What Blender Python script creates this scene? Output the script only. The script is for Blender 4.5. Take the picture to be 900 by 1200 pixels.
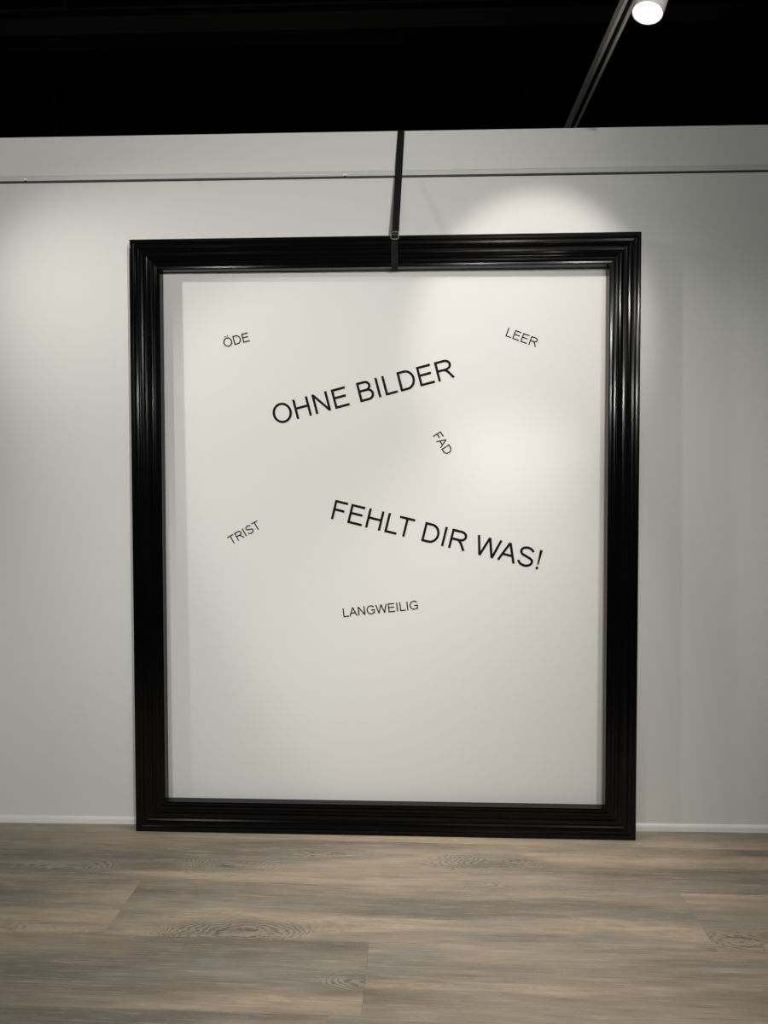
import bpy, bmesh, math, random
from mathutils import Vector, Matrix

# ------------------------------------------------------------------ reset
for o in list(bpy.data.objects):
    bpy.data.objects.remove(o, do_unlink=True)
S = bpy.context.scene
COL = S.collection

# ------------------------------------------------------------------ camera
F_PX = 832.0                                   # focal length in pixels of a 900x1200 frame
CAM = Vector((0.0, -2.5556, 1.2412))
YAW, PITCH, ROLL = -0.0313, -0.0347, -0.0014
cy_, sy_ = math.cos(YAW), math.sin(YAW)
_f, _r, _u = Vector((sy_, cy_, 0)), Vector((cy_, -sy_, 0)), Vector((0, 0, 1))
FWD = _f * math.cos(PITCH) + _u * math.sin(PITCH)
_u2 = -_f * math.sin(PITCH) + _u * math.cos(PITCH)
RIGHT = _r * math.cos(ROLL) + _u2 * math.sin(ROLL)
UP = -_r * math.sin(ROLL) + _u2 * math.cos(ROLL)
cd = bpy.data.cameras.new('camera')
cam = bpy.data.objects.new('camera', cd)
COL.objects.link(cam)
cd.sensor_fit = 'VERTICAL'
cd.sensor_height = 36.0
cd.lens = 36.0 * F_PX / 1200.0
cd.clip_start = 0.02
M3 = Matrix((RIGHT, UP, -FWD)).transposed()
cam.matrix_world = Matrix.Translation(CAM) @ M3.to_4x4()
S.camera = cam

def pix(px, py, axis, val):
    """point where the line of sight of a pixel meets the plane axis = val"""
    d = RIGHT * ((px - 450) / F_PX) - UP * ((py - 600) / F_PX) + FWD
    t = (val - CAM[axis]) / d[axis]
    return CAM + d * t

# ------------------------------------------------------------------ world, exposure
w = bpy.data.worlds.new('world')
S.world = w
w.use_nodes = True
w.node_tree.nodes['Background'].inputs[0].default_value = (0.9, 1.0, 0.95, 1)
w.node_tree.nodes['Background'].inputs[1].default_value = 0.0
S.view_settings.view_transform = 'Standard'
S.view_settings.look = 'None'
S.view_settings.gamma = 1.0
S.view_settings.use_curve_mapping = False
S.view_settings.exposure = 0.0

# track lamps: lens position, aim point, watts, full cone angle, edge blend, colour
WARM = (1.0, 0.93, 0.865)
NEUT = (1.0, 0.962, 0.895)
COOL = (0.965, 1.0, 0.94)
LAMPS = [
    # the lamp in view, over the frame's head
    dict(p=(0.636, -0.62, 2.49), aim=(0.13, -0.38, 0.0), W=118, cone=60, blend=1.0, col=WARM, track=0,
         label='white cylindrical track spotlight with glowing lens above the black frame'),
    # same track, towards the photographer
    dict(p=(0.555, -1.0, 2.56), aim=(0.455, 0.0, 1.87), W=29, cone=43.5, blend=0.52, col=WARM, track=0,
         label='white track spotlight second from the glowing one, tilted at the lettering'),
    dict(p=(0.71, -3.2, 2.42), aim=(-1.45, 0.0, 1.9), W=215, cone=89, blend=1.0, col=NEUT, track=0,
         label='white track spotlight third from the wall on the track beside the strap'),
    # track beyond the frame's other side
    dict(p=(-2.07, -0.648, 2.58), aim=(0.882, 0.0, 0.336), W=82, cone=72.3, blend=1.0, col=NEUT, track=1,
         label='white track spotlight closest to the wall on the outer track, shining along it'),
    dict(p=(-1.90, -1.176, 2.58), aim=(0.864, 0.0, 0.673), W=60, cone=48.8, blend=0.42, col=NEUT, track=1,
         label='white track spotlight second from the wall on the outer track'),
    dict(p=(-2.00, -3.6, 2.458), aim=(-0.928, 0.0, -0.946), W=128, cone=56.9, blend=0.755, col=COOL, track=1,
         label='white track spotlight third from the wall on the outer track'),
    # track beyond the visible one
    dict(p=(1.70, -3.493, 2.561), aim=(0.48, 0.0, 0.78), W=125, cone=43, blend=1.0, col=NEUT, track=2,
         label='white track spotlight aimed at the frame from the track beside the side wall'),
    # unseen wide floods added as ambient fill, at the far end of each track
    dict(p=(0.64, -5.3, 2.25), aim=(0.3, 0.0, 1.75), W=62, cone=64, blend=1.0, col=COOL, track=0,
         label='white track spotlight added as ambient fill, farthest from the wall on the track beside the strap'),
    dict(p=(-2.04, -5.3, 2.25), aim=(-1.1, 0.0, 1.75), W=62, cone=64, blend=1.0, col=COOL, track=1,
         label='white track spotlight added as ambient fill, farthest from the wall on the outer track'),
    dict(p=(1.74, -5.3, 2.25), aim=(1.5, 0.0, 1.75), W=108, cone=64, blend=1.0, col=COOL, track=2,
         label='white track spotlight added as ambient fill, farthest from the wall on the track beside the side wall'),
]

# ------------------------------------------------------------------ materials
def mat(name, color, rough=0.5, spec=0.5, metal=0.0, bump=None, coat=0.0):
    m = bpy.data.materials.new(name)
    m.use_nodes = True
    nt = m.node_tree
    b = nt.nodes['Principled BSDF']
    b.inputs['Base Color'].default_value = (*color, 1)
    b.inputs['Roughness'].default_value = rough
    b.inputs['Specular IOR Level'].default_value = spec
    b.inputs['Metallic'].default_value = metal
    b.inputs['Coat Weight'].default_value = coat
    if bump:
        scale, strength, dist = bump
        tc = nt.nodes.new('ShaderNodeTexCoord')
        n = nt.nodes.new('ShaderNodeTexNoise')
        n.inputs['Scale'].default_value = scale
        n.inputs['Detail'].default_value = 4
        bp = nt.nodes.new('ShaderNodeBump')
        bp.inputs['Strength'].default_value = strength
        bp.inputs['Distance'].default_value = dist
        nt.links.new(tc.outputs['Object'], n.inputs['Vector'])
        nt.links.new(n.outputs['Fac'], bp.inputs['Height'])
        nt.links.new(bp.outputs['Normal'], b.inputs['Normal'])
    return m

def emis(name, color, strength):
    m = bpy.data.materials.new(name)
    m.use_nodes = True
    b = m.node_tree.nodes['Principled BSDF']
    b.inputs['Base Color'].default_value = (0.9, 0.9, 0.9, 1)
    b.inputs['Emission Color'].default_value = (*color, 1)
    b.inputs['Emission Strength'].default_value = strength
    return m

def wood_material():
    m = bpy.data.materials.new('grey_oak_plank')
    m.use_nodes = True
    nt = m.node_tree
    N, L = nt.nodes, nt.links
    b = N['Principled BSDF']
    def node(t, **k):
        n = N.new(t)
        for a, v in k.items():
            setattr(n, a, v)
        return n
    def val(sock, v):
        if hasattr(v, 'is_output') or isinstance(v, bpy.types.NodeSocket):
            L.new(v, sock)
        else:
            sock.default_value = v
    def math_(op, a, b_=0.0, c=0.0, clamp=False):
        n = node('ShaderNodeMath', operation=op, use_clamp=clamp)
        val(n.inputs[0], a); val(n.inputs[1], b_); val(n.inputs[2], c)
        return n.outputs[0]
    def vmath(op, a, b_):
        n = node('ShaderNodeVectorMath', operation=op)
        val(n.inputs[0], a); val(n.inputs[1], b_)
        return n.outputs[0]
    def ramp(x, lo, hi, smooth=True):
        n = node('ShaderNodeMapRange', interpolation_type='SMOOTHSTEP' if smooth else 'LINEAR')
        val(n.inputs['Value'], x)
        n.inputs['From Min'].default_value = lo
        n.inputs['From Max'].default_value = hi
        return n.outputs[0]
    def noise(vec, scale=1.0, detail=3.0, rough=0.5, dist=0.0):
        n = node('ShaderNodeTexNoise')
        L.new(vec, n.inputs['Vector'])
        n.inputs['Scale'].default_value = scale
        n.inputs['Detail'].default_value = detail
        n.inputs['Roughness'].default_value = rough
        n.inputs['Distortion'].default_value = dist
        return n.outputs['Fac']
    def mix(fac, a, c):
        n = node('ShaderNodeMix', data_type='RGBA')
        val(n.inputs[0], fac); val(n.inputs[6], a); val(n.inputs[7], c)
        return n.outputs[2]
    tc = node('ShaderNodeTexCoord')
    oi = node('ShaderNodeObjectInfo')
    off = vmath('MULTIPLY', oi.outputs['Color'], (37.0, 23.0, 11.0))
    P00 = vmath('ADD', tc.outputs['Object'], off)
    wn = node('ShaderNodeTexNoise')
    L.new(vmath('MULTIPLY', P00, (2.2, 7.0, 1.0)), wn.inputs['Vector'])
    wn.inputs['Scale'].default_value = 1.0
    wn.inputs['Detail'].default_value = 3.0
    warp = vmath('MULTIPLY', vmath('SUBTRACT', wn.outputs['Color'], (0.5, 0.5, 0.5)), (0.30, 0.05, 0.0))
    P = vmath('ADD', P00, warp)
    sepc = node('ShaderNodeSeparateColor')
    L.new(oi.outputs['Color'], sepc.inputs[0])
    Plow = vmath('MULTIPLY', P, (0.9, 6.5, 1.0))
    Pring = vmath('MULTIPLY', P, (1.4, 8.0, 1.0))
    Pvor = vmath('MULTIPLY', P, (1.55, 4.6, 1.0))
    Pfine = vmath('MULTIPLY', P00, (9.0, 190.0, 1.0))
    Pmid = vmath('MULTIPLY', P, (2.5, 34.0, 1.0))
    low = noise(Plow, 1.0, 4.0, 0.5)
    low2 = noise(vmath('ADD', Plow, (51.0, 17.0, 0.0)), 1.1, 3.0, 0.5)
    low3 = noise(vmath('ADD', Plow, (9.0, 71.0, 0.0)), 1.2, 3.0, 0.5)
    fine = noise(Pfine, 1.0, 3.0, 0.65)
    mid = noise(Pmid, 1.0, 4.0, 0.6)
    speck = noise(vmath('MULTIPLY', P00, (160.0, 420.0, 1.0)), 1.0, 2.0, 0.6)
    wob = noise(vmath('MULTIPLY', P, (9.0, 30.0, 1.0)), 1.0, 4.0, 0.6)
    jag = noise(vmath('MULTIPLY', P00, (42.0, 26.0, 1.0)), 1.0, 2.0, 0.6)
    vor = node('ShaderNodeTexVoronoi', feature='F1')
    L.new(Pvor, vor.inputs['Vector'])
    vor.inputs['Scale'].default_value = 1.0
    vor.inputs['Randomness'].default_value = 1.0
    vd = vor.outputs['Distance']
    sepv = node('ShaderNodeSeparateColor')
    L.new(vor.outputs['Color'], sepv.inputs[0])
    has = ramp(sepv.outputs[0], 0.26, 0.32)                  # only some cells carry a knot
    near = math_('MULTIPLY', has, math_('SUBTRACT', 1.0, ramp(vd, 0.0, 0.46)))
    base_n = noise(Pring, 1.0, 1.5, 0.45)
    field = math_('ADD', math_('ADD', math_('ADD', base_n, math_('MULTIPLY', near, 0.60)), math_('MULTIPLY', wob, 0.22)), math_('MULTIPLY', jag, 0.035))
    s = math_('SINE', math_('MULTIPLY', field, 128.0))
    ring = ramp(s, 0.0, 0.9)
    broken = ramp(noise(vmath('ADD', Plow, (3.0, 5.0, 0.0)), 2.6, 2.0, 0.5), 0.30, 0.50)
    ringmask = math_('MULTIPLY', broken, math_('MAXIMUM', math_('MULTIPLY', ramp(near, 0.06, 0.40), 0.95), math_('MULTIPLY', ramp(low2, 0.55, 0.66), 0.28)))
    ringk = math_('MULTIPLY', ring, ringmask)
    knot = math_('MULTIPLY', has, math_('SUBTRACT', 1.0, ramp(math_('ADD', vd, math_('MULTIPLY', wob, 0.22)), 0.07, 0.20)))
    halo = math_('MULTIPLY', has, math_('SUBTRACT', 1.0, ramp(math_('ADD', vd, math_('MULTIPLY', math_('SUBTRACT', wob, 0.5), 0.35)), 0.04, 0.40)))
    # colours
    def srgb(r, g, b_):
        f = lambda c: ((c / 255) / 12.92) if c / 255 <= 0.04045 else (((c / 255) + 0.055) / 1.055) ** 2.4
        return (f(r), f(g), f(b_), 1)
    c = mix(ramp(low, 0.34, 0.62), srgb(118, 109, 97), srgb(156, 141, 122))
    c = mix(math_('MULTIPLY', ramp(low3, 0.50, 0.66), 0.75), c, srgb(130, 126, 117))
    c = mix(math_('MULTIPLY', ramp(low2, 0.53, 0.70), 0.65), c, srgb(190, 167, 137))
    c = mix(math_('MULTIPLY', halo, 0.85), c, srgb(102, 97, 87))
    c = mix(math_('MULTIPLY', ramp(mid, 0.46, 0.74), 0.34), c, srgb(96, 88, 77))
    c = mix(math_('MULTIPLY', ramp(mid, 0.50, 0.26), 0.20), c, srgb(196, 182, 160))
    c = mix(math_('MULTIPLY', ringk, 0.42), c, srgb(72, 66, 57))
    c = mix(math_('MULTIPLY', math_('MULTIPLY', math_('SUBTRACT', 1.0, ring), ringmask), 0.26), c, srgb(196, 184, 164))
    c = mix(math_('MULTIPLY', knot, 0.8), c, srgb(70, 67, 60))
    c = mix(math_('MULTIPLY', ramp(fine, 0.50, 0.74), 0.30), c, srgb(206, 195, 175))
    c = mix(math_('MULTIPLY', ramp(fine, 0.48, 0.26), 0.34), c, srgb(80, 73, 63))
    c = mix(math_('MULTIPLY', ramp(speck, 0.55, 0.75), 0.16), c, srgb(210, 200, 180))
    hsv = node('ShaderNodeHueSaturation')
    L.new(c, hsv.inputs['Color'])
    L.new(math_('ADD', 0.93, math_('MULTIPLY', sepc.outputs[2], 0.14)), hsv.inputs['Value'])
    hsv.inputs['Saturation'].default_value = 0.90
    L.new(hsv.outputs[0], b.inputs['Base Color'])
    b.inputs['Roughness'].default_value = 0.5
    b.inputs['Specular IOR Level'].default_value = 0.35
    bp = node('ShaderNodeBump')
    bp.inputs['Strength'].default_value = 0.25
    bp.inputs['Distance'].default_value = 0.0006
    L.new(math_('ADD', fine, math_('MULTIPLY', ringk, -0.6)), bp.inputs['Height'])
    L.new(bp.outputs[0], b.inputs['Normal'])
    return m

M_WALL = mat('off_white_wall_paint', (0.70, 0.70, 0.69), 0.85, 0.2, bump=(140, 0.06, 0.002))
M_ROOM = mat('grey_room_paint', (0.30, 0.30, 0.285), 0.9, 0.1)
M_DARK = mat('matt_black_paint', (0.004, 0.004, 0.004), 0.95, 0.05)
M_BEAM = mat('dark_steel', (0.006, 0.006, 0.006), 0.8, 0.12)
M_BASE = mat('white_skirting_plastic', (0.80, 0.81, 0.80), 0.35, 0.5)
M_FRAME = mat('black_gloss_lacquer', (0.0018, 0.0018, 0.0022), 0.15, 0.2)
M_STRAP = mat('black_woven_webbing', (0.010, 0.010, 0.011), 0.8, 0.15, bump=(900, 0.5, 0.0006))
M_STEEL = mat('dull_steel', (0.10, 0.10, 0.098), 0.45, 0.4, 0.6)
M_ALU = mat('anodised_aluminium', (0.60, 0.61, 0.635), 0.6, 0.25, 0.0)
M_RAIL_SHADE = mat('painted_rail_shade', (0.075, 0.075, 0.072), 0.7, 0.2)  # shade below the picture rail, put into a grey colour
M_SLOT = mat('dark_slot_rubber', (0.02, 0.02, 0.02), 0.8, 0.2)  # even dark tone of the track conductors and clip tabs
M_TRACK = mat('white_track_enamel', (0.90, 0.88, 0.83), 0.5, 0.4)
M_LAMP = mat('white_lamp_enamel', (0.78, 0.76, 0.72), 0.4, 0.5)
M_LETTER = mat('black_vinyl_film', (0.003, 0.003, 0.0035), 0.7, 0.15)
M_CLIP = mat('white_nylon_clip', (0.9, 0.9, 0.9), 0.35, 0.5)
M_SUB = mat('dark_subfloor', (0.03, 0.027, 0.023), 0.9, 0.1)
M_WOOD = wood_material()

# ------------------------------------------------------------------ helpers
def link(name, me, m, parent=None):
    o = bpy.data.objects.new(name, me)
    if m is not None:
        me.materials.clear()
        me.materials.append(m)
    COL.objects.link(o)
    if parent is not None:
        o.parent = parent
    return o

def from_bm(name, bm, m, parent=None, smooth=False):
    bmesh.ops.recalc_face_normals(bm, faces=bm.faces)
    me = bpy.data.meshes.new(name)
    bm.to_mesh(me)
    bm.free()
    if smooth:
        for p in me.polygons:
            p.use_smooth = True
    return link(name, me, m, parent)

def add_box(bm, x0, x1, y0, y1, z0, z1, mtx=None):
    v = [bm.verts.new((x, y, z)) for z in (z0, z1) for y in (y0, y1) for x in (x0, x1)]
    if mtx is not None:
        for q in v:
            q.co = mtx @ q.co
    for f in ((0, 1, 3, 2), (4, 6, 7, 5), (0, 4, 5, 1), (2, 3, 7, 6), (0, 2, 6, 4), (1, 5, 7, 3)):
        bm.faces.new([v[i] for i in f])

def box(name, m, x0, x1, y0, y1, z0, z1, parent=None, bevel=0.0):
    bm = bmesh.new()
    add_box(bm, x0, x1, y0, y1, z0, z1)
    if bevel:
        bmesh.ops.bevel(bm, geom=list(bm.edges), offset=bevel, segments=2, profile=0.6, affect='EDGES')
    return from_bm(name, bm, m, parent)

def lathe(bm, prof, n=40, mtx=None):
    """prof: list of (radius, z); revolved round z"""
    rings = []
    for r, z in prof:
        if r < 1e-6:
            rings.append([bm.verts.new((0, 0, z))])
        else:
            rings.append([bm.verts.new((r * math.cos(2 * math.pi * i / n), r * math.sin(2 * math.pi * i / n), z)) for i in range(n)])
    for a, b in zip(rings[:-1], rings[1:]):
        for i in range(n):
            j = (i + 1) % n
            if len(a) == 1:
                bm.faces.new((a[0], b[i], b[j]))
            elif len(b) == 1:
                bm.faces.new((a[i], b[0], a[j]))
            else:
                bm.faces.new((a[i], b[i], b[j], a[j]))
    if mtx is not None:
        for ring in rings:
            for v in ring:
                v.co = mtx @ v.co

def empty(name, loc=(0, 0, 0), rot=(0, 0, 0)):
    o = bpy.data.objects.new(name, None)
    o.empty_display_size = 0.1
    o.location = loc
    o.rotation_euler = rot
    COL.objects.link(o)
    return o

def tag(o, label, cat, group=None):
    o['label'] = label
    o['category'] = cat
    if group:
        o['group'] = group
    return o

def struct(o, label=None):
    o['kind'] = 'structure'
    if label:
        o['label'] = label
    return o

# ------------------------------------------------------------------ room shell
WALL_H = 2.5
HX, YB, YF, ZC = 4.2, 4.0, -6.2, 3.9
struct(box('wall_back', M_WALL, -HX, HX, 0.0, 0.11, 0.0, WALL_H), 'off-white free-standing exhibition wall behind the frame')
struct(box('wall_rear', M_DARK, -HX, HX, YB, YB + 0.1, 0, ZC), 'black wall of the hall beyond the partition')
struct(box('wall_left', M_ROOM, -HX - 0.1, -HX, YF, 0.11, 0, ZC), 'grey side wall beyond the outer track')
struct(box('wall_right', M_ROOM, HX, HX + 0.1, YF, 0.11, 0, ZC), 'grey side wall beyond the spotlight track')
struct(box('wall_front', M_ROOM, -HX - 0.1, HX + 0.1, YF - 0.1, YF, 0, ZC), 'grey wall facing the framed lettering')
for sx, nm in ((-1, 'wall_far_left'), (1, 'wall_far_right')):
    x0, x1 = (-HX - 0.1, -HX) if sx < 0 else (HX, HX + 0.1)
    struct(box(nm, M_DARK, x0, x1, 0.11, YB, 0, ZC), 'black side of the hall beyond the partition')
struct(box('ceiling', M_DARK, -HX - 0.1, HX + 0.1, YF - 0.1, YB + 0.1, ZC, ZC + 0.1), 'matt black hall ceiling')
floor = struct(box('floor', M_SUB, -HX - 0.1, HX + 0.1, YF - 0.1, YB + 0.1, -0.06, -0.0062), 'grey-brown oak plank floor')

# skirting: a slim moulded strip at the foot of the wall, broken by nothing
bm = bmesh.new()
prof = [(0.0, 0.0), (-0.008, 0.0), (-0.008, 0.016), (-0.0065, 0.021), (-0.003, 0.0245), (0.0, 0.0255)]
for i in range(len(prof) - 1):
    (y0, z0), (y1, z1) = prof[i], prof[i + 1]
    a = [bm.verts.new(c) for c in ((-HX, y0, z0), (HX, y0, z0), (HX, y1, z1), (-HX, y1, z1))]
    bm.faces.new(a)
bmesh.ops.remove_doubles(bm, verts=bm.verts, dist=1e-5)
struct(from_bm('baseboard_back', bm, M_BASE), 'low white skirting strip')

# ------------------------------------------------------------------ floor planks
random.seed(11)
PW, PL = 0.275, 1.675
ROT = -0.016
def plank(x0, x1, y0, y1, col):
    g, b, t = 0.0001, 0.0007, 0.006
    x0 += g; x1 -= g; y0 += g; y1 -= g
    cx, cyy = (x0 + x1) / 2, (y0 + y1) / 2
    hx, hy = (x1 - x0) / 2, (y1 - y0) / 2
    V = [(-hx, -hy, -t), (hx, -hy, -t), (hx, hy, -t), (-hx, hy, -t),
         (-hx, -hy, -0.0004), (hx, -hy, -0.0004), (hx, hy, -0.0004), (-hx, hy, -0.0004),
         (-hx + b, -hy + b, 0), (hx - b, -hy + b, 0), (hx - b, hy - b, 0), (-hx + b, hy - b, 0)]
    Fc = [(0, 1, 5, 4), (1, 2, 6, 5), (2, 3, 7, 6), (3, 0, 4, 7),
          (4, 5, 9, 8), (5, 6, 10, 9), (6, 7, 11, 10), (7, 4, 8, 11), (8, 9, 10, 11)]
    me = bpy.data.meshes.new('plank')
    me.from_pydata(V, [], Fc)
    o = link('plank', me, M_WOOD, floor)
    o.location = (cx * math.cos(ROT) - cyy * math.sin(ROT), cx * math.sin(ROT) + cyy * math.cos(ROT), 0)
    o.rotation_euler = (0, 0, ROT)
    o.color = (*col, 1)
known = {0: -0.43, 1: -0.832, 2: -0.091}       # joints seen in the photograph, row by row from the wall
rows = range(-1, 21)
for k in rows:
    y1 = -0.111 - PW * k
    y0 = y1 - PW
    if k == -1:
        y1 = min(y1, 0.105)
    xj = known.get(k, random.uniform(-0.8, 0.8))
    base = (random.random(), random.random(), random.random())
    x = xj
    while x > -HX:
        x -= PL
    while x < HX:
        a, b_ = max(x, -HX + 0.02), min(x + PL, HX - 0.02)
        if b_ - a > 0.05:
            col = (random.random(), random.random(), random.random())
            if k in (-1, 0):                                     # the grain print runs on across these joints
                col = (base[0] + ((a + b_) / 2) / 37.0, base[1], base[2])
            plank(a, b_, y0, y1, col)
        x += PL

# ------------------------------------------------------------------ black picture frame
FW, FH = 1.7827, 2.1152
TH = 0.055
fr = empty('picture_frame', (-0.9768, -0.063, 0.0), (0, 0, 0))
fr.rotation_mode = 'XYZ'
fr.rotation_euler = (-0.0044, 0, -0.0088)
tag(fr, 'huge black glossy picture frame with stepped moulding standing on the floor', 'frame')
# moulding section: u from the outer edge inwards, v depth from the front plane (positive = towards the wall)
SEC = [(0, TH), (0, .0040), (.0015, .0012), (.0040, .0), (.0070, .0008), (.0085, .0025), (.0140, .0028), (.0165, .0020), (.0190, .0028),
       (.0215, .0060), (.0280, .0066), (.0305, .0045), (.0335, .0038), (.0365, .0050), (.0400, .0090), (.0450, .0122), (.0510, .0138),
       (.0570, .0142), (.0605, .0128), (.0640, .0120), (.0670, .0130), (.0695, .0158), (.0720, .0150), (.0750, .0144), (.0775, .0155),
       (.0805, .0190), (.0850, .0192), (.0875, .0182), (.0900, .0190), (.0930, .0220), (.0985, .0230), (.1025, .0240), (.1030, .0250), (.1030, TH)]
SEC = [(u, v if v == TH else v * 0.8) for u, v in SEC]
def side_part(p0, along, inward, length):
    bm = bmesh.new()
    A, B = [], []
    for u, v in SEC:
        A.append(bm.verts.new(p0 + along * u + inward * u + Vector((0, v, 0))))
        B.append(bm.verts.new(p0 + along * (length - u) + inward * u + Vector((0, v, 0))))
    n = len(SEC)
    for i in range(n):
        j = (i + 1) % n
        bm.faces.new((A[i], A[j], B[j], B[i]))
    bm.faces.new(A[::-1]); bm.faces.new(B)
    return from_bm('frame_rail', bm, M_FRAME, fr)
X, Z = Vector((1, 0, 0)), Vector((0, 0, 1))
O0 = Vector((0, 0, 0))
side_part(O0, X, Z, FW)                                    # foot
side_part(O0 + Z * FH, X, -Z, FW)                          # head
side_part(O0, Z, X, FH)                                    # sides
side_part(O0 + X * FW, Z, -X, FH)
bpy.context.view_layer.update()
FM = Matrix.Translation((-0.9768, -0.063, 0.0)) @ Matrix.Rotation(-0.0088, 4, 'Z') @ Matrix.Rotation(-0.0044, 4, 'X')

# ------------------------------------------------------------------ lettering cut from vinyl, stuck on the wall
SW = 0.088                                                 # stem width in ems
CAP = 0.716
def arc(cx, cz, rx, rz, a0, a1, n=22):
    return [(cx + rx * math.cos(math.radians(a0 + (a1 - a0) * i / n)), cz + rz * math.sin(math.radians(a0 + (a1 - a0) * i / n))) for i in range(n + 1)]
h = SW / 2
def ring_O(w_=0.70, x0=0.045):
    return (arc(x0 + w_ / 2, CAP / 2, w_ / 2 - h, CAP / 2 + 0.012 - h, 0, 360, 40), True)
def seg(*pts):
    return (list(pts), False)
t = SW * 0.96
GL = {
    'O': (0.778, [ring_O()]),
    'H': (0.722, [seg((0.080 + h, 0), (0.080 + h, CAP)), seg((0.642 - h, 0), (0.642 - h, CAP)), seg((0.1, 0.38), (0.62, 0.38))]),
    'N': (0.722, [seg((0.076 + h, 0), (0.076 + h, CAP)), seg((0.640 - h, 0), (0.640 - h, CAP)), seg((0.128, CAP - 0.03), (0.588, 0.03))]),
    'E': (0.667, [seg((0.079 + h, 0), (0.079 + h, CAP)), seg((0.08, CAP - h), (0.597, CAP - h)), seg((0.08, 0.385), (0.563, 0.385)), seg((0.08, h), (0.616, h))]),
    'F': (0.611, [seg((0.082 + h, 0), (0.082 + h, CAP)), seg((0.083, CAP - h), (0.565, CAP - h)), seg((0.083, 0.37), (0.500, 0.37))]),
    'L': (0.556, [seg((0.073 + h, 0), (0.073 + h, CAP)), seg((0.074, h), (0.521, h))]),
    'I': (0.278, [seg((0.139, 0), (0.139, CAP))]),
    'T': (0.611, [seg((0.306, 0), (0.306, CAP)), seg((0.024, CAP - h), (0.588, CAP - h))]),
    'D': (0.722, [seg((0.077 + h, 0), (0.077 + h, CAP)),
                  ([(0.10, CAP - h), (0.34, CAP - h)] + arc(0.34, CAP / 2, 0.331 - h, CAP / 2 - h, 84, -84, 24) + [(0.34, h), (0.10, h)], False)]),
    'B': (0.667, [seg((0.073 + h, 0), (0.073 + h, CAP)),
                  ([(0.10, CAP - h), (0.36, CAP - h)] + arc(0.365, 0.5285, 0.160, 0.1435, 84, -84, 16) + [(0.36, 0.385), (0.10, 0.385)], False),
                  ([(0.10, 0.385), (0.38, 0.385)] + arc(0.395, 0.2145, 0.185, 0.1705, 84, -84, 16) + [(0.38, h), (0.10, h)], False)]),
    'R': (0.722, [seg((0.079 + h, 0), (0.079 + h, CAP)),
                  ([(0.10, CAP - h), (0.42, CAP - h)] + arc(0.43, 0.517, 0.188, 0.155, 84, -84, 16) + [(0.42, 0.362), (0.10, 0.362)], False),
                  ([(0.345, 0.36), (0.42, 0.335), (0.50, 0.25), (0.648, 0.015)], False)]),
    'A': (0.667, [seg((0.046, 0.005), (0.333, CAP - 0.01)), seg((0.621, 0.005), (0.334, CAP - 0.01)), seg((0.15, 0.255), (0.52, 0.255))]),
    'W': (0.944, [seg((0.058, CAP - 0.005), (0.245, 0.012)), seg((0.247, 0.012), (0.471, CAP - 0.012)), seg((0.473, CAP - 0.012), (0.697, 0.012)), seg((0.699, 0.012), (0.886, CAP - 0.005))]),
    'S': (0.667, [(arc(0.332, 0.530, 0.220, 0.156, 14, 180, 18) + [(0.125, 0.475), (0.185, 0.415), (0.33, 0.372), (0.47, 0.330), (0.565, 0.275)]
                   + arc(0.338, 0.205, 0.243, 0.173, 10, -172, 20), False)]),
    'G': (0.778, [(arc(0.402, 0.358, 0.357 - h, 0.370 - h, 38, 322, 34) + [(0.672, 0.115), (0.672, 0.335)], False), seg((0.412, 0.335), (0.715, 0.335))]),
    '!': (0.278, [seg((0.142, 0.0), (0.142, 0.1)), ('taper', (0.142, 0.175), (0.142, CAP))]),
    ' ': (0.278, []),
}
GL['\u00d6'] = (0.778, GL['O'][1] + [seg((0.290, 0.765), (0.290, 0.855)), seg((0.478, 0.765), (0.478, 0.855))])
KERN = {'LT': -0.074, 'WA': -0.055, 'FA': -0.055}

def stroke(bm, pts, closed, y0, y1, s):
    n = len(pts)
    Lp, Rp = [], []
    P_ = [Vector(p) for p in pts]
    if closed:
        P_ = P_[:-1]; n -= 1
    for i in range(n):
        a = P_[(i - 1) % n] if (closed or i > 0) else None
        c = P_[(i + 1) % n] if (closed or i < n - 1) else None
        d1 = (P_[i] - a).normalized() if a is not None else None
        d2 = (c - P_[i]).normalized() if c is not None else None
        d1 = d1 or d2; d2 = d2 or d1
        tdir = (d1 + d2).normalized()
        nrm = Vector((-tdir.y, tdir.x))
        k = max(0.5, nrm.dot(Vector((-d1.y, d1.x))))
        Lp.append(P_[i] + nrm * h / k)
        Rp.append(P_[i] - nrm * h / k)
    def ring4(i):
        return [bm.verts.new((q.x * s, y, q.y * s)) for q, y in ((Lp[i], y0), (Rp[i], y0), (Rp[i], y1), (Lp[i], y1))]
    R_ = [ring4(i) for i in range(n)]
    for i in range(n if closed else n - 1):
        a, b = R_[i], R_[(i + 1) % n]
        for q in range(4):
            bm.faces.new((a[q], a[(q + 1) % 4], b[(q + 1) % 4], b[q]))
    if not closed:
        bm.faces.new(R_[0][::-1]); bm.faces.new(R_[-1])

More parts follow.
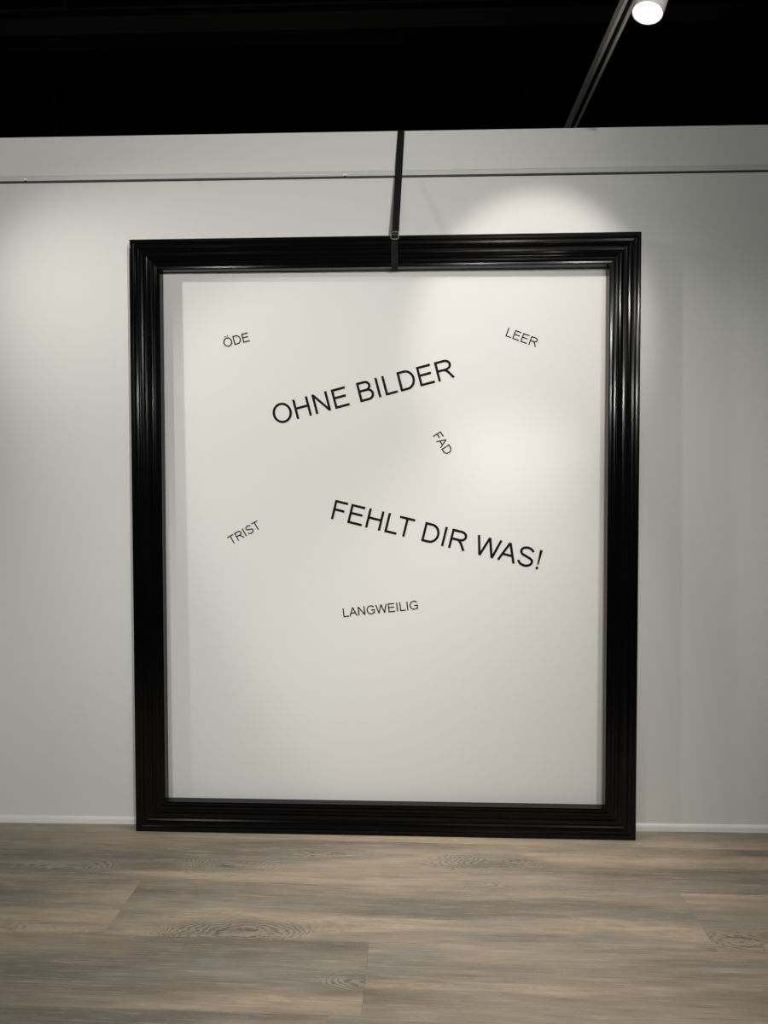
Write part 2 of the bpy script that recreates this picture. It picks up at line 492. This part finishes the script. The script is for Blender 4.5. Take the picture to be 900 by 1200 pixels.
def lettering(text, start, end, em_px, label, lsb=0.08):
    """start, end: two pixels on the baseline; start is the left edge of the first stem"""
    A, B = pix(*start, 1, 0.0), pix(*end, 1, 0.0)
    ang = math.atan2(B.z - A.z, B.x - A.x)
    em = em_px / F_PX * (2.5556 * 1.0)
    e = empty('wall_lettering', (A.x, -0.0004, A.z), (0, -ang, 0))
    tag(e, label, 'lettering', 'black words on the wall')
    x = -lsb
    prev = ''
    for ch in text:
        x += KERN.get(prev + ch, 0.0)
        adv, strokes = GL[ch]
        if strokes:
            bm = bmesh.new()
            for sidx, st in enumerate(strokes):
                yy = -0.0005 - 0.00004 * sidx
                if st[0] == 'taper':
                    (xa, za), (xb, zb) = st[1], st[2]
                    V = [bm.verts.new((q * em, y, z * em)) for y in (yy, 0.0002) for q, z in ((xa - 0.026, za), (xa + 0.026, za), (xb + 0.052, zb), (xb - 0.052, zb))]
                    for f in ((0, 1, 2, 3), (4, 7, 6, 5), (0, 4, 5, 1), (1, 5, 6, 2), (2, 6, 7, 3), (3, 7, 4, 0)):
                        bm.faces.new([V[i] for i in f])
                else:
                    stroke(bm, st[0], st[1], yy, 0.0002, em)
            o = from_bm('letter', bm, M_LETTER, e)
            o.location = (x * em, 0, 0)
        x += adv
        prev = ch
    return e
lettering('\u00d6DE', (263.2, 407.4), (292.2, 400.0), 14.9, 'small black letters reading \u00d6DE, the word nearest the upper frame corner', 0.045)
lettering('OHNE BILDER', (322.8, 498.0), (518.7, 446.3), 32.4, 'large black letters reading OHNE BILDER, rising across the upper wall', 0.045)
lettering('LEER', (592.1, 394.0), (618.5, 403.7), 14.9, 'small black tilted letters reading LEER above the other words', 0.073)
lettering('FAD', (507.2, 511.0), (517.6, 527.0), 14.9, 'small black steeply tilted letters reading FAD')
lettering('FEHLT DIR WAS!', (387.7, 608.0), (524.6, 641.6), 32.4, 'large black letters reading FEHLT DIR WAS!, sloping down', 0.082)
lettering('TRIST', (271.0, 638.6), (299.0, 622.7), 14.5, 'small black letters reading TRIST, rising beside the frame side', 0.024)
lettering('LANGWEILIG', (402.6, 723.2), (485.0, 714.4), 14.6, 'small black letters reading LANGWEILIG, lowest of the words', 0.073)

# ------------------------------------------------------------------ picture rail along the wall
ZR = 2.3418
rail = empty('picture_rail', (0, 0, ZR))
tag(rail, 'slim aluminium picture hanging rail running along the upper wall', 'rail')
bm = bmesh.new()
rp = [(0.0, 0.0), (-0.0045, 0.0), (-0.0045, 0.0035), (-0.0075, 0.0035), (-0.0075, 0.0), (-0.010, 0.0), (-0.0105, 0.004), (-0.0085, 0.015), (-0.006, 0.0195), (0.0, 0.020)]
A = [bm.verts.new((-HX + 0.01, y, z)) for y, z in rp]
B = [bm.verts.new((HX - 0.01, y, z)) for y, z in rp]
for i in range(len(rp)):
    j = (i + 1) % len(rp)
    bm.faces.new((A[i], A[j], B[j], B[i]))
bm.faces.new(A); bm.faces.new(B[::-1])
from_bm('rail_profile', bm, M_ALU, rail)
box('rail_shade_strip', M_RAIL_SHADE, -HX + 0.01, HX - 0.01, -0.0095, -0.0005, -0.0045, 0.0002, rail)  # dark strip painting the shaded underside and shadow line of the rail
for px, py, lab in ((30, 210.5, 'tiny white clip on the picture rail away from the strap'), (404, 204.6, 'tiny white clip on the picture rail beside the strap')):
    p = pix(px, py, 1, -0.012)
    c = empty('rail_clip', (p.x, -0.0105, ZR + 0.002))
    tag(c, lab, 'clip', 'clips on the picture rail')
    box('clip_body', M_CLIP, -0.006, 0.006, -0.0035, 0.0, -0.0015, 0.0045, c, 0.0008)
    box('clip_tab', M_SLOT, -0.004, 0.004, -0.0025, 0.0, -0.0060, -0.0014, c, 0.0006)

# ------------------------------------------------------------------ strap that ties the frame to the wall
strap = empty('lashing_strap', (-0.03, -0.06, 2.1))
tag(strap, 'black webbing strap with small buckle tying the frame head over the wall', 'strap')
def ribbon(name, pts, width, thick, m, parent):
    """pts: (x, y, z) centre line; the ribbon is flat across x"""
    bm = bmesh.new()
    P_ = [Vector(p) for p in pts]
    R_ = []
    for i, p in enumerate(P_):
        d = (P_[min(i + 1, len(P_) - 1)] - P_[max(i - 1, 0)]).normalized()
        nn = Vector((1, 0, 0)).cross(d).normalized()
        sx = d.cross(nn).normalized()
        if sx.x < 0:
            sx = -sx
        R_.append([bm.verts.new(p + sx * a * width / 2 + nn * b * thick / 2 - parent.location) for a, b in ((-1, -1), (1, -1), (1, 1), (-1, 1))])
    for a, b in zip(R_[:-1], R_[1:]):
        for q in range(4):
            bm.faces.new((a[q], a[(q + 1) % 4], b[(q + 1) % 4], b[q]))
    bm.faces.new(R_[0][::-1]); bm.faces.new(R_[-1])
    return from_bm(name, bm, m, parent)
XF = -0.0405 + 0.9768                                      # x of the strap in the frame's own space
fp = lambda u, v, x=XF: FM @ Vector((x, v, FH - u))
q0 = fp(0.001, -0.0035, XF + 0.003)
wt = Vector((-0.0175, -0.0022, 2.5005))
pts = [(-0.010, 0.1125, 2.20), (-0.015, 0.1125, 2.498), (-0.0162, 0.1105, 2.5018), (-0.0168, 0.054, 2.5022), (-0.0172, 0.002, 2.5018)]
pts.append(tuple(wt))
for k in range(1, 9):
    a = k / 9
    p = wt.lerp(q0, a)
    p.y += 0.006 * math.sin(math.pi * a)
    pts.append(tuple(p))
pts.append(tuple(q0))
ribbon('webbing', pts, 0.0245, 0.0014, M_STRAP, strap)
under = [fp(0.000, -0.0020), fp(0.010, -0.0018), fp(0.033, -0.0002), fp(0.034, 0.0000), fp(0.065, 0.0080), fp(0.089, 0.0126), fp(0.102, 0.0170), fp(0.1045, 0.020), fp(0.1045, 0.038), fp(0.1045, 0.0545)]
ribbon('webbing_tail', [tuple(p) for p in under], 0.0235, 0.0014, M_STRAP, strap)
# cam buckle: a frame with a bar and a lever
bc = fp(0.0045, -0.0075, XF + 0.001) - strap.location
bm = bmesh.new()
for x0, x1, z0, z1 in ((-0.0145, -0.0108, -0.014, 0.014), (0.0108, 0.0145, -0.014, 0.014), (-0.0145, 0.0145, 0.0105, 0.014), (-0.0145, 0.0145, -0.014, -0.0105)):
    add_box(bm, x0, x1, -0.0022, 0.0022, z0, z1, Matrix.Translation(bc))
bk = from_bm('buckle', bm, M_STEEL, strap)
bm = bmesh.new()
add_box(bm, -0.0085, 0.0085, -0.0022, 0.001, -0.011, 0.003, Matrix.Translation(bc + Vector((0.0, -0.0025, 0))) @ Matrix.Rotation(0.35, 4, 'X') @ Matrix.Rotation(0.12, 4, 'Y'))
from_bm('buckle_lever', bm, M_STRAP, bk)
bm = bmesh.new()
lathe(bm, [(0.0, -0.0125), (0.0018, -0.0125), (0.0018, 0.0125), (0.0, 0.0125)], 10, Matrix.Translation(bc + Vector((0, -0.002, 0.004))) @ Matrix.Rotation(math.pi / 2, 4, 'Y'))
from_bm('buckle_bar', bm, M_STEEL, bk)

# ------------------------------------------------------------------ ceiling tracks with spotlights
TZ = 2.72                                                  # underside of the tracks
def make_track(x, y0, y1, label):
    e = empty('lighting_track', (x, 0, TZ))
    tag(e, label, 'track', 'lighting tracks')
    bm = bmesh.new()
    pr = [(-0.0185, 0.0), (-0.0185, 0.034), (0.0185, 0.034), (0.0185, 0.0), (0.0085, 0.0), (0.0085, 0.002), (0.0105, 0.002), (0.0105, 0.028),
          (-0.0105, 0.028), (-0.0105, 0.002), (-0.0085, 0.002), (-0.0085, 0.0)]
    A = [bm.verts.new((px_, y0, z)) for px_, z in pr]
    B = [bm.verts.new((px_, y1, z)) for px_, z in pr]
    n = len(pr)
    for i in range(n):
        j = (i + 1) % n
        bm.faces.new((A[i], A[j], B[j], B[i]))
    from_bm('track_channel', bm, M_TRACK, e)
    box('conductor', M_SLOT, -0.0104, 0.0104, y0 + 0.01, y1 - 0.01, 0.012, 0.0279, e)
    for y in (y0, y1):
        s_ = -0.004 if y == y0 else 0.0
        box('end_cap', M_TRACK, -0.0195, 0.0195, y + s_, y + s_ + 0.004, -0.001, 0.035, e)
    for y in (max(-4.2, y0 + 0.2), -1.9, 1.6):
        bm = bmesh.new()
        lathe(bm, [(0.0, 0.034), (0.003, 0.034), (0.003, ZC - TZ), (0.0, ZC - TZ)], 10, Matrix.Translation((0, y, 0)))
        from_bm('suspension_rod', bm, M_BEAM, e)
    return e
TX = (0.683, -2.04, 1.75)
make_track(TX[0], -5.7, 2.2, 'thin grey-white lighting track carrying the glowing spotlight over the wall')
make_track(TX[1], -5.7, 2.2, 'thin grey-white lighting track beyond the far side of the frame')
make_track(TX[2], -5.7, 2.2, 'thin grey-white lighting track nearest the side wall, carrying two spotlights')

def spot_lamp(p, aim, W, cone, blend, col, track, label):
    P0, AIM = Vector(p), Vector(aim)
    dirv = (AIM - P0).normalized()
    visible = track == 0 and p[1] > -1
    e = empty('track_spotlight', p)
    tag(e, label, 'spotlight', 'track spotlights')
    axis = -dirv
    if visible:
        axis = Vector((0.31, 0.06, 0.95)).normalized()
    rotm = axis.to_track_quat('Z', 'Y').to_matrix().to_4x4()
    R0 = 0.041
    bm = bmesh.new()
    lathe(bm, [(R0 - 0.004, 0.004), (R0 - 0.0035, -0.001), (R0 - 0.001, -0.002), (R0, 0.0), (R0, 0.118), (R0 - 0.002, 0.124), (R0 - 0.012, 0.128), (0.0, 0.128)], 48, rotm)
    hs = from_bm('housing', bm, M_LAMP, e, smooth=True)
    bm = bmesh.new()
    lathe(bm, [(0.0, 0.0005), (R0 * 0.5, 0.0008), (R0 - 0.0042, 0.003)], 48, rotm)
    from_bm('lens', bm, emis('lamp_glow', col, 18.0), e)
    # adapter in the track and the pivoting stem down to the housing
    ax = Vector((TX[track], p[1] + 0.0, TZ)) + Vector((0, axis.y * 0.09, 0)) - P0
    box('adapter', M_LAMP, ax.x - 0.016, ax.x + 0.016, ax.y - 0.055, ax.y + 0.055, ax.z - 0.026, ax.z + 0.001, e, 0.003)
    a = Vector((ax.x, ax.y, ax.z - 0.02))
    b = axis * 0.10
    d = a - b
    bm = bmesh.new()
    lathe(bm, [(0.0, 0.0), (0.0075, 0.0), (0.0075, d.length), (0.0, d.length)], 16, Matrix.Translation(b) @ d.to_track_quat('Z', 'Y').to_matrix().to_4x4())
    from_bm('stem', bm, M_LAMP, e, smooth=False)
    ld = bpy.data.lights.new('spot_beam', 'SPOT')
    ld.energy = W
    ld.color = col
    ld.spot_size = math.radians(cone)
    ld.spot_blend = blend
    ld.shadow_soft_size = 0.03
    lo = bpy.data.objects.new('spot_beam', ld)
    COL.objects.link(lo)
    lo.parent = e
    lo.location = -axis * 0.012
    lo.rotation_mode = 'QUATERNION'
    lo.rotation_quaternion = dirv.to_track_quat('-Z', 'Y')
for L_ in LAMPS:
    spot_lamp(**L_)

# ------------------------------------------------------------------ dark steelwork under the hall ceiling
bm = bmesh.new()
zb0, zb1, yb = 3.49, 3.62, 1.0
for x0, x1, y0, y1, z0, z1 in ((-HX, HX, yb, yb + 0.12, zb1 - 0.012, zb1), (-HX, HX, yb, yb + 0.12, zb0, zb0 + 0.012), (-HX, HX, yb + 0.05, yb + 0.07, zb0 + 0.012, zb1 - 0.012)):
    add_box(bm, x0, x1, y0, y1, z0, z1)
beam = empty('ceiling_beam', (0, yb, zb0))
tag(beam, 'dark steel beam hanging under the black ceiling beyond the wall', 'beam')
o = from_bm('beam_section', bm, M_BEAM, beam)
o.location = (0, -yb, -zb0)
for x in (-3.6, -1.72, 0.1, 1.9, 3.7):
    bm = bmesh.new()
    lathe(bm, [(0.0, zb1 - zb0), (0.008, zb1 - zb0), (0.008, ZC - zb0), (0.0, ZC - zb0)], 10, Matrix.Translation((x, 0.06, 0)))
    from_bm('hanger_rod', bm, M_BEAM, beam)
